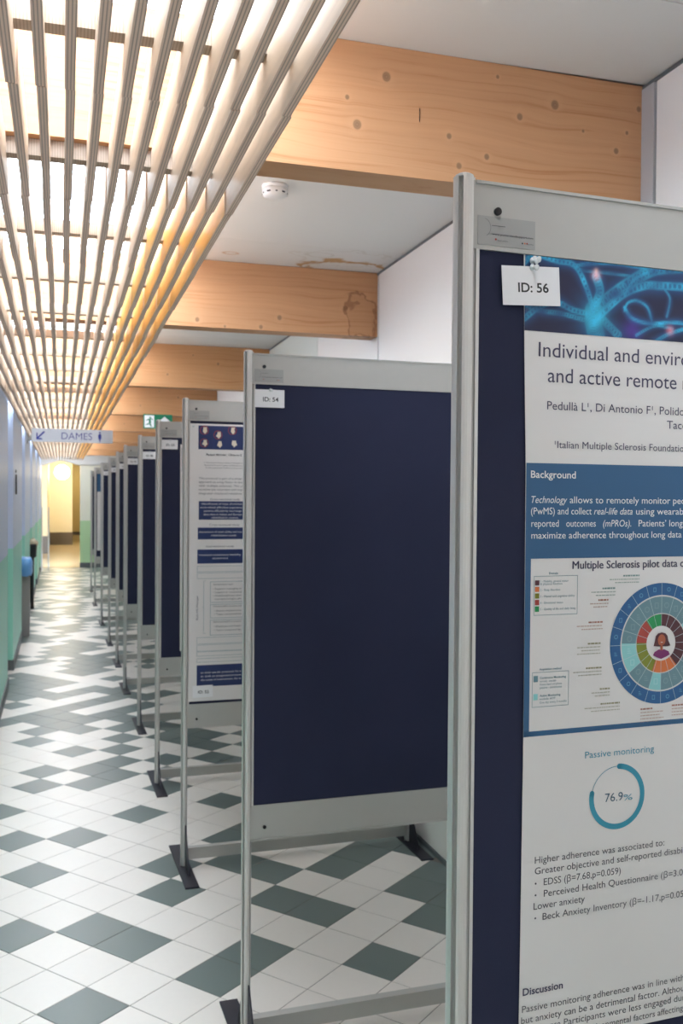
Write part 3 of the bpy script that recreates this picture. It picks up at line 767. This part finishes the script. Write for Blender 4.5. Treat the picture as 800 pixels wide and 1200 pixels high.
# portrait in the hub: dark bobbed hair, purple top
hub = MB()
hub.disc(WX, WZ-0.029*0.45+0.0, 0.0, y1, 4)
hb = MB()
hr = [(x_*1.3, z_*1.05) for x_, z_ in [(-.0105, -.0035), (-.0088, .0035), (-.0078, .0100), (-.0048, .0135), (0, .0148), (.0048, .0135), (.0078, .0100), (.0090, .0035), (.0118, -.0035), (.0060, -.0042), (-.0045, -.0042)]]
hb.poly([(WX+x+.0006, y2, WZ+z) for x, z in hr])
hb.build('portrait_hair', I_mar, P1)
fb = MB().disc(WX+.0006, WZ+.0045, .0066, y2-.0003, 22).rect(WX-.0015, WX+.0027, WZ-.0100, WZ+.0005, y2-.0003)
fb.v = [(x, y, (z-WZ-.0045)*1.25+WZ+.0045 if z > WZ-.0015 else z) for x, y, z in fb.v]
fb.build('portrait_face', I_skin, P1)
MB().poly([(WX+x, y2-.0002, WZ+z) for x, z in ((-.0140, -.0165), (-.0115, -.0120), (-.0035, -.0085), (.0006, -.0100), (.0047, -.0085), (.0128, -.0120), (.0150, -.0165), (.0085, -.0195), (0, -.0222), (-.008, -.0195))]).build('portrait_shoulders', I_pur, P1)
MB().rect(WX-.0012, WX+.0024, WZ+.0012, WZ+.0019, y2-.0005).build('portrait_smile', I_wtext, P1)
# faint notes round the wheel
nt = MB()
notes = [(.2775, 1.5020, 3, 0, .050), (.3840, 1.5030, 3, 1, .045), (.2380, 1.4850, 3, 0, .040), (.2260, 1.4690, 3, 1, .030), (.2170, 1.4385, 3, 1, .042), (.2140, 1.4090, 4, 2, .038),
         (.2160, 1.3750, 3, 2, .046), (.2300, 1.3450, 3, 2, .030), (.2470, 1.3240, 3, 2, .058), (.3000, 1.3120, 5, 1, .040), (.3560, 1.3140, 4, 1, .045)]
for u, h, n, c, w in notes:
    for q in range(n):
        L = w*(0.55 if q == 0 else (1.0 if q % 2 else 0.82)); x = u-L if u < .29 or c == 2 else u-w*.45
        e = x+L; hh = h-.0045*q
        while x < e-.001:
            d = random.uniform(.002, .006); nt.rect(x, min(x+d, e), hh, hh+(.0022 if q == 0 else .0014), y1, c+(3 if q == 0 else 0)); x += d+.0008
tag(nt.build('chart_notes', [I_fgreen, I_fred, I_fol, ink('ink_dull_teal', (0.20, 0.32, 0.30)), ink('ink_dull_red', (0.40, 0.18, 0.13)), ink('ink_dull_olive', (0.32, 0.30, 0.18))], P1), kind='stuff')
# lower part
T('Passive monitoring', 0.1910, 0.3060, 1.2510, 0.0092, y1, I_teal)
RX, RZ = 0.2445, 1.1930
rg = MB().disc(RX, RZ, 0.0462, y1, 90, D(4), D(4+276.8), 0.0385).disc(RX, RZ, 0.0430, y1, 60, D(281), D(364), 0.0422)
for a in (4, 280.8): rg.disc(RX+.04235*math.sin(D(a)), RZ+.04235*math.cos(D(a)), .00385, y1, 16)
rg.build('progress_ring', I_teal, P1)['label'] = 'teal ring filled to three quarters'
T('76.9', 0.2244, 0.2541, 1.1867, 0.0118, y1, ink('ink_slate', (0.06, 0.13, 0.19))); T('%', 0.2552, 0.2703, 1.1860, 0.0082, y1, I_teal)
T('Higher adherence was associated to:', 0.1128, 0.3260, 1.1141, 0.0092, y1, I_grey)
T('Greater objective and self-reported disability', 0.1130, 0.3209, 1.0992, 0.0092, y1, I_grey, sub='Greater objective and self-reported')
T('EDSS (β=7.68,p=0.059)', 0.1272, 0.2521, 1.0828, 0.0092, y1, I_grey)
T('Perceived Health Questionnaire (β=3.03', 0.1275, 0.3155, 1.0669, 0.0092, y1, I_grey, sub='Perceived Health Questionnaire')
T('Lower anxiety', 0.1116, 0.1933, 1.0511, 0.0092, y1, I_grey)
T('Beck Anxiety Inventory (β=-1.17,p=0.051)', 0.1260, 0.2629, 1.0354, 0.0092, y1, I_grey, sub='Beck Anxiety Inventory')
bu = MB()
for h in (1.0828, 1.0669, 1.0354): bu.disc(0.1145, h+.0038, .0014, y1, 10)
bu.build('bullets', I_grey, P1)
T('Discussion', 0.0962, 0.1594, 0.9359, 0.0095, y1, I_navy, bold=0.02)
T('Passive monitoring adherence was in line with', 0.0954, 0.3345, 0.9127, 0.0092, y1, I_grey, sub='Passive monitoring adherence was in line')
T('but anxiety can be a detrimental factor. Although', 0.0943, 0.3206, 0.8975, 0.0092, y1, I_grey, sub='but anxiety can be a detrimental factor.')
T('Participants were less engaged during', 0.1618, 0.3410, 0.8836, 0.0092, y1, I_grey, sub='Participants were less engaged')
T('performance.', 0.0943, 0.1585, 0.8836, 0.0092, y1, I_grey)
T('environmental factors affecting', 0.1950, 0.3628, 0.8688, 0.0088, y1, I_grey)
pin(P1, 0.0975, 1.929, -0.003); pin(P1, 0.1010, 1.9315, -0.003); pin(P1, 0.94, 1.925, -0.003); pin(P1, 0.94, 0.875, -0.003)

# ------------------------------------------------------------------ the poster on the third stand
P3 = sheet(2, 'white poster with blue boxes and small icons on the third stand', 0.0176, 0.915, 0.7200, 1.9250, y=-0.0042)
YQ = -0.0045; z1, z2 = YQ-0.0003, YQ-0.0012
U3 = lambda *a, **k: text(P3, *a, **k)
for a_, h0, h1 in ((.0536, 1.8145, 1.9173), (.0566, 1.5095, 1.5895), (.0530, 1.4240, 1.4751), (.0515, 1.3185, 1.3798), (.0512, 0.7830, 0.8765)):
    MB().rect(a_, 0.88, h0, h1, z1).build('blue_box', I_dkblue, P3)
M_icn = [ink('ink_cream', (0.75, 0.66, 0.52)), I_red]
for n, (cx, cz) in enumerate(((.082, 1.897), (.142, 1.878), (.205, 1.899), (.082, 1.842), (.148, 1.838), (.210, 1.842), (.27, 1.88), (.33, 1.85), (.40, 1.88))):
    icn = MB()
    if n in (0, 1, 2, 3): icn.disc(cx-.003, cz, .019, z2, 20, ri=.0168, mi=1)
    r_ = random.Random(n)
    pts = [(cx+.014*(1 if k % 2 else .7)*math.sin(2*PI*k/10)*r_.uniform(.6, 1.1), z2-.0003, cz+.017*(1 if k % 2 else .75)*math.cos(2*PI*k/10)) for k in range(10)]
    icn.poly(pts, 0)
    icn.build('icon', M_icn, P3)
U3('Paniani Michela¹, Ulivange E', .0875, .2440, 1.7880, .0085, z1, I_black, bold=.02)
for s, a, h in (('1. Research Area, Italian Multiple S', .0793, 1.7545), ('Association and Center of Excellence', .0793, 1.7434), ('2. Occupational Medicine Unit, Uni', .0849, 1.7324)):
    U3(s, a, .2470, h, .0055, z1, I_grey)
for s, h in (('This protocol is part of a wider', 1.6848), ('approach as a key factor in the', 1.6690), ('with multiple sclerosis. This p', 1.6527), ('increase job retention and imp', 1.6366), ('integrated vocational rehabilitat', 1.6194)):
    U3(s, .0563, .2476, h, .0088, z1, I_grey)
U3('Cross-sectional study', .1062, .2380, 1.5940, .0085, z1, I_navy); U3('Cross-sectional study', .1039, .2363, 1.4830, .0085, z1, I_navy); U3('Interventional study', .0898, .2120, 1.3890, .0085, z1, I_navy)
for s, a, c, h in (('Identification of ways of address', .0689, .247, 1.5745), ('work-related difficulties experience', .0617, .247, 1.5590), ('patients affected by neurologic', .0791, .247, 1.5440), ('disorders in Italian and Europe', .0774, .247, 1.5285), ('rehabilitation centres', .1111, .2298, 1.5145),
                   ('Assessment of work ability and nee', .0583, .247, 1.4525), ('rehabilitation needs', .1114, .222, 1.4370), ('Vocational rehabilitation feasibility', .0575, .243, 1.3525), ('assessment', .1166, .186, 1.3380),
                   ('to draft specific protocols for e', .0685, .247, .8400), ('to draft an integrated process', .0686, .247, .8240), ('the areas of intervention, for w', .0687, .247, .8080)):
    U3(s, a, c, h, .0080, z2, I_wtext)
fr = MB()
for h0, h1 in ((1.2825, 1.3076), (1.2530, 1.2780), (.9690, .9975), (.9370, .9652), (.9160, .9350), (.8890, .9062)): fr.frame(.0510, .88, h0, h1, z1, .0012)
for h0, h1 in ((1.1480, 1.2394), (1.0800, 1.1403), (1.0050, 1.0724)): fr.frame(.1085, .88, h0, h1, z1, .0016)
fr.rect(.0795, .0808, 1.0143, 1.2441, z1); fr.rect(.0795, .0900, 1.2430, 1.2441, z1); fr.rect(.0795, .0900, 1.0143, 1.0154, z1); fr.rect(.0740, .0800, 1.13, 1.1312, z1)
fr.build('outlined_boxes', I_tealg, P3)
for s, a, c, h in (('Rehabilitation team:', .1231, .211, 1.2235), ('• Support managing w', .1200, .247, 1.2040), ('• Support in vocational', .1200, .247, 1.1890), ('• Multidisciplinary team', .1200, .247, 1.1740), ('neuropsychologist, phy', .1293, .247, 1.1595),
                   ('Reasonable accommo', .1235, .247, 1.1280), ('• Ensure implementat', .1260, .247, 1.1080), ('• Team composed by', .1260, .247, 1.0930), ('Educational/Formative', .1238, .247, 1.0600), ('• Employee and emplo', .1260, .247, 1.0400), ('• Team composed by:', .1260, .247, 1.0235)):
    U3(s, a, c, h, .0075, z1, I_grey, res=2)
U3('Risk MS Manager', .0560, .0560+.106, 1.0742, .0080, z1, I_navy, vert=True)
pin(P3, .030, 1.915, -.005)
# posters further down
P4 = sheet(3, 'white poster on the fourth stand, only its left edge showing', 0.122, 0.93, 0.742, 1.90)
bb = MB().rect(0.13, 0.92, 1.75, 1.88, YB-0.0003); bb.build('blue_box', I_dkblue, P4)
P10 = sheet(9, 'narrow sliver of a poster with blue heading far down the row', 0.03, 0.90, 0.80, 1.93)
bb = MB().rect(0.03, 0.90, 1.67, 1.93, YB-0.0006); bb.build('blue_box', I_blue, P10)
P11 = sheet(10, 'white poster on the last stand of the row', 0.10, 0.95, 0.80, 1.90)
MB().rect(0.11, 0.94, 1.75, 1.88, YB-0.0006).build('blue_box', I_blue, P11)

# ------------------------------------------------------------------ signs
sg = thing('hanging_sign', 'long white hanging sign reading DAMES with a blue arrow', 'sign', (0.10, 9.9, 2.142), (0, 0.006, 0))
M_sign = mat('milky_acrylic', (0.80, 0.84, 0.92), 0.3); M_sign.node_tree.nodes['Principled BSDF'].inputs['Transmission Weight'].default_value = 0.15
MB().box(-0.385, 0.385, -0.004, 0.004, 0, 0.133).build('sign_plate', M_sign, sg)
MB().extrude([(0.385, -0.004), (0.392, -0.002), (0.398, 0.006), (0.392, 0.010), (0.385, 0.004)], 'z', 0.002, 0.131).build('curled_edge', M_sign, sg)
text(sg, 'DAMES', -0.10, 0.195, 0.030, 0.068, -0.0055, I_signb, bold=-0.01, name='lettering', res=4)
ar = MB()
ar.poly([(-0.340, -0.0055, 0.022), (-0.280, -0.0055, 0.022), (-0.292, -0.0055, 0.036), (-0.318, -0.0055, 0.036), (-0.258, -0.0055, 0.096), (-0.270, -0.0055, 0.108), (-0.328, -0.0055, 0.047), (-0.328, -0.0055, 0.082), (-0.340, -0.0055, 0.092)])
ar.build('arrow', I_signb, sg)
wo = MB().disc(0.270, 0.106, 0.009, -0.0055, 16)
wo.poly([(0.270+x, -0.0055, z) for x, z in ((-.010, .094), (.010, .094), (.018, .062), (.012, .060), (.016, .040), (.006, .040), (.006, .012), (-.006, .012), (-.006, .040), (-.016, .040), (-.012, .060), (-.018, .062))])
wo.build('woman_pictogram', I_signb, sg)
for x in (-0.30, 0.30): MB().box(x-0.002, x+0.002, -0.002, 0.002, 0.133, 0.222).build('hanger', M_steel, sg)

ex = thing('exit_sign', 'green emergency exit sign with running man under the fourth beam', 'sign', (0.983, 10.255, 2.327))
MB().box(-0.152, 0.152, -0.006, 0.018, 0, 0.152).build('sign_plate', I_exit, ex)
MB().rect(-0.140, -0.040, 0.012, 0.140, -0.0068).build('door_field', I_wtext, ex)
MB().poly([(x, -0.0068, z) for x, z in ((.070, .130), (.130, .080), (.105, .080), (.105, .020), (.035, .020), (.035, .080), (.010, .080))]).build('arrow', I_wtext, ex)
rm = MB().disc(-.082, .116, .010, -0.0074, 14)
for pts in (((-.10, .104), (-.078, .104), (-.070, .066), (-.092, .062)), ((-.098, .104), (-.125, .088), (-.122, .080), (-.095, .094)), ((-.078, .104), (-.056, .090), (-.050, .096), (-.074, .112)),
            ((-.092, .066), (-.076, .066), (-.072, .040), (-.060, .020), (-.070, .018), (-.088, .040)), ((-.092, .066), (-.080, .060), (-.104, .040), (-.128, .036), (-.128, .044), (-.108, .050))):
    rm.poly([(x, -0.0074, z) for x, z in pts])
rm.build('running_man', I_exit, ex)

# ------------------------------------------------------------------ smoke detector
sd = thing('smoke_detector', 'round white smoke detector on the ceiling between the first two beams', 'smoke detector', (0.787, 3.60, ZC-0.0005))
MB().lathe([(0.050, 0), (0.051, -0.004), (0.050, -0.012), (0.047, -0.0135)], 0, 0, 32).build('base', mat('white_plastic', (0.82, 0.81, 0.80), 0.4), sd, smooth=True)
MB().lathe([(0.044, -0.0135), (0.049, -0.016), (0.0495, -0.030), (0.046, -0.040), (0.036, -0.046), (0.012, -0.049)], 0, 0, 32).build('cover', bpy.data.materials['white_plastic'], sd, smooth=True)
for k in range(10):
    a = 2*PI*k/10-PI/2-0.1; w = 0.0075 if k % 2 else 0.004
    b = MB().box(-w, w, -0.0015, 0.0015, -0.0355, -0.0300 if k % 2 else -0.031)
    o = b.build('vent', M_black, sd, (0.0478*math.cos(a), 0.0478*math.sin(a), 0)); o.rotation_euler = (0, 0, a+PI/2)

# ------------------------------------------------------------------ along the left wall
bn = thing('waste_bin', 'tall waste bin with a blue liner folded over its rim by the left wall', 'bin', (-0.392, 11.45, 0))
MB().box(-0.068, 0.045, -0.10, 0.10, 0.004, 0.80).build('body', mat('taupe_bin', (0.34, 0.31, 0.30), 0.5), bn)
lm = MB(); rr = random.Random(5)
rows = [(0.70, 1.04), (0.74, 1.12), (0.79, 1.16), (0.84, 1.14), (0.88, 1.02), (0.90, 0.75), (0.89, 0.35)]
N = 28
for z, s in rows:
    for i in range(N):
        t = 2*PI*i/N; ex_ = 0.066*s*math.copysign(abs(math.cos(t))**0.6, math.cos(t)); ey = 0.165*s*math.copysign(abs(math.sin(t))**0.6, math.sin(t))
        w = 1+rr.uniform(-.06, .06)
        lm.v.append((min(max(ex_*w, -0.070), 0.085), ey*w, z+rr.uniform(-.012, .012)))
for k in range(len(rows)-1):
    for i in range(N):
        j = (i+1) % N; lm.f.append((k*N+i, k*N+j, (k+1)*N+j, (k+1)*N+i)); lm.mi.append(0)
lm.f.append(tuple((len(rows)-1)*N+i for i in range(N))); lm.mi.append(0)
lm.build('liner', mat('blue_plastic_liner', (0.16, 0.40, 0.78), 0.35), bn, smooth=True)
b2 = thing('waste_bin', 'small dark wall bin with crumpled tan paper, beyond the blue-lined bin', 'bin', (-0.400, 14.15, 0))
MB().lathe([(0.030, 0.0), (0.034, 0.02), (0.028, 0.06), (0.030, 0.72), (0.060, 0.74), (0.070, 0.90), (0.066, 0.92)], 0, 0, 16).build('body', M_black, b2, smooth=True)
pp = MB()
for i in range(5):
    for j in range(9):
        a = 2*PI*j/9; r = (0.055, 0.066, 0.058, 0.038, 0.01)[i]*rr.uniform(.8, 1.2); pp.v.append((0.01+r*math.cos(a), r*math.sin(a), (0.90, 0.93, 0.96, 0.985, 1.0)[i]+rr.uniform(-.008, .008)))
for i in range(4):
    for j in range(9): pp.f.append((i*9+j, i*9+(j+1) % 9, (i+1)*9+(j+1) % 9, (i+1)*9+j)); pp.mi.append(0)
pp.build('crumpled_paper', mat('tan_paper', (0.62, 0.50, 0.36), 0.8), b2)
dp = thing('door_plate', 'small dark upright plate projecting from the left wall', 'plate', (XP, 9.66, 1.62))
MB().box(0, 0.014, -0.003, 0.003, 0, 0.19).build('blade', M_black, dp); MB().box(0, 0.010, -0.003, 0.003, 0.205, 0.235).build('cap', M_black, dp)
up = thing('wall_lamp', 'small rounded white lamp high on the left wall', 'wall lamp', (XP-0.001, 12.9, 2.30))
ub = MB()
for z, r in ((0.0, 0.012), (0.02, 0.045), (0.05, 0.068), (0.09, 0.078), (0.10, 0.078)):
    for i in range(13):
        a = -PI/2+PI*i/12; ub.v.append((r*math.cos(a), r*math.sin(a)*1.5, z))
for k in range(4):
    for i in range(12): ub.f.append((k*13+i, k*13+i+1, (k+1)*13+i+1, (k+1)*13+i)); ub.mi.append(0)
ub.f.append(tuple(4*13+i for i in range(13))); ub.mi.append(0)
ub.build('shade', bpy.data.materials['white_plastic'], up, smooth=True)
MB().box(0, 0.01, -0.05, 0.05, -0.02, 0.03).build('bracket', M_dark, up)

# ------------------------------------------------------------------ beyond the opening: warm lit hall
tag(MB().box(-2.0, 2.0, 22.1, 42.0, -0.12, -0.001).build('floor', M_beige), 'polished beige floor of the hall beyond the opening', kind='structure')
tag(MB().box(-2.0, 2.0, 22.3, 42.0, 2.95, 3.1).build('ceiling', M_cream2), kind='structure')
tag(MB().box(-2.0, 2.0, 40.6, 41.0, 0, 3.0).build('wall_far', M_yellow), 'yellow wall at the very end', kind='structure')
tag(MB().box(-2.1, -2.0, 22.3, 41.0, 0, 3.0).build('wall_hall_left', M_cream2), kind='structure')
tag(MB().box(1.3, 1.5, 22.3, 41.0, 0, 3.0).build('wall_hall_right', M_yellow), kind='structure')
M_wains = mat('dark_grey_wainscot', (0.11, 0.10, 0.095), 0.4)
c1 = tag(MB().box(-2.0, -0.37, 27.6, 32.3, 0.0, 2.95).build('wall_hall_near', M_cream2), 'cream wall block at the left of the hall', kind='structure')
MB().box(-1.99, -0.36, 27.585, 32.2, 0, 0.48).build('wainscot', M_wains, c1)
c2 = tag(MB().box(-0.60, 0.345, 32.3, 34.0, 0.0, 2.95).build('wall_hall_middle', painted('bright_white_paint', (0.86, 0.85, 0.80))), 'white wall block in the middle of the hall', kind='structure')
MB().box(-0.36, 0.355, 32.27, 33.9, 0, 0.41).build('wainscot', M_wains, c2)
MB().box(0.345, 1.3, 40.57, 40.6, 0, 0.12).build('baseboard_far', M_wains)['kind'] = 'structure'
for x, lb in ((-0.405, 'slim steel post beside the left wall at the far opening'), (-0.262, 'slim steel post standing free at the far opening')):
    o = thing('barrier_post', lb, 'post', (x, 21.45, 0), None, 'steel posts at the far opening')
    MB().lathe([(0.045, 0.0005), (0.045, 0.006), (0.014, 0.010), (0.014, 1.34), (0.010, 1.36)], 0, 0, 12).build('pole', M_steel, o, smooth=True)
gl_ = thing('globe_lamp', 'glowing warm white globe lamp hanging in the far hall', 'lamp', (0.02, 30.5, 2.95))
em = mat('lamp_glass', (1, 0.9, 0.7), 0.3); em.node_tree.nodes['Principled BSDF'].inputs['Emission Color'].default_value = (1.0, 0.86, 0.60, 1); em.node_tree.nodes['Principled BSDF'].inputs['Emission Strength'].default_value = 50
MB().lathe([(0.22*math.sin(PI*k/12)+0.001, -0.62+0.22*math.cos(PI*k/12)) for k in range(13)][::-1], 0, 0, 24).build('globe', em, gl_, smooth=True)
MB().lathe([(0.008, -0.40), (0.008, 0)], 0, 0, 8).build('rod', M_steel, gl_)
g2 = thing('ceiling_lamp', 'warm ceiling lamp over the passage at the end of the hall', 'lamp', (0.80, 39.2, 2.949))
MB().lathe([(0.02, -0.10), (0.14, -0.09), (0.20, -0.05), (0.21, 0.0)], 0, 0, 24).build('shade', em, g2, smooth=True)
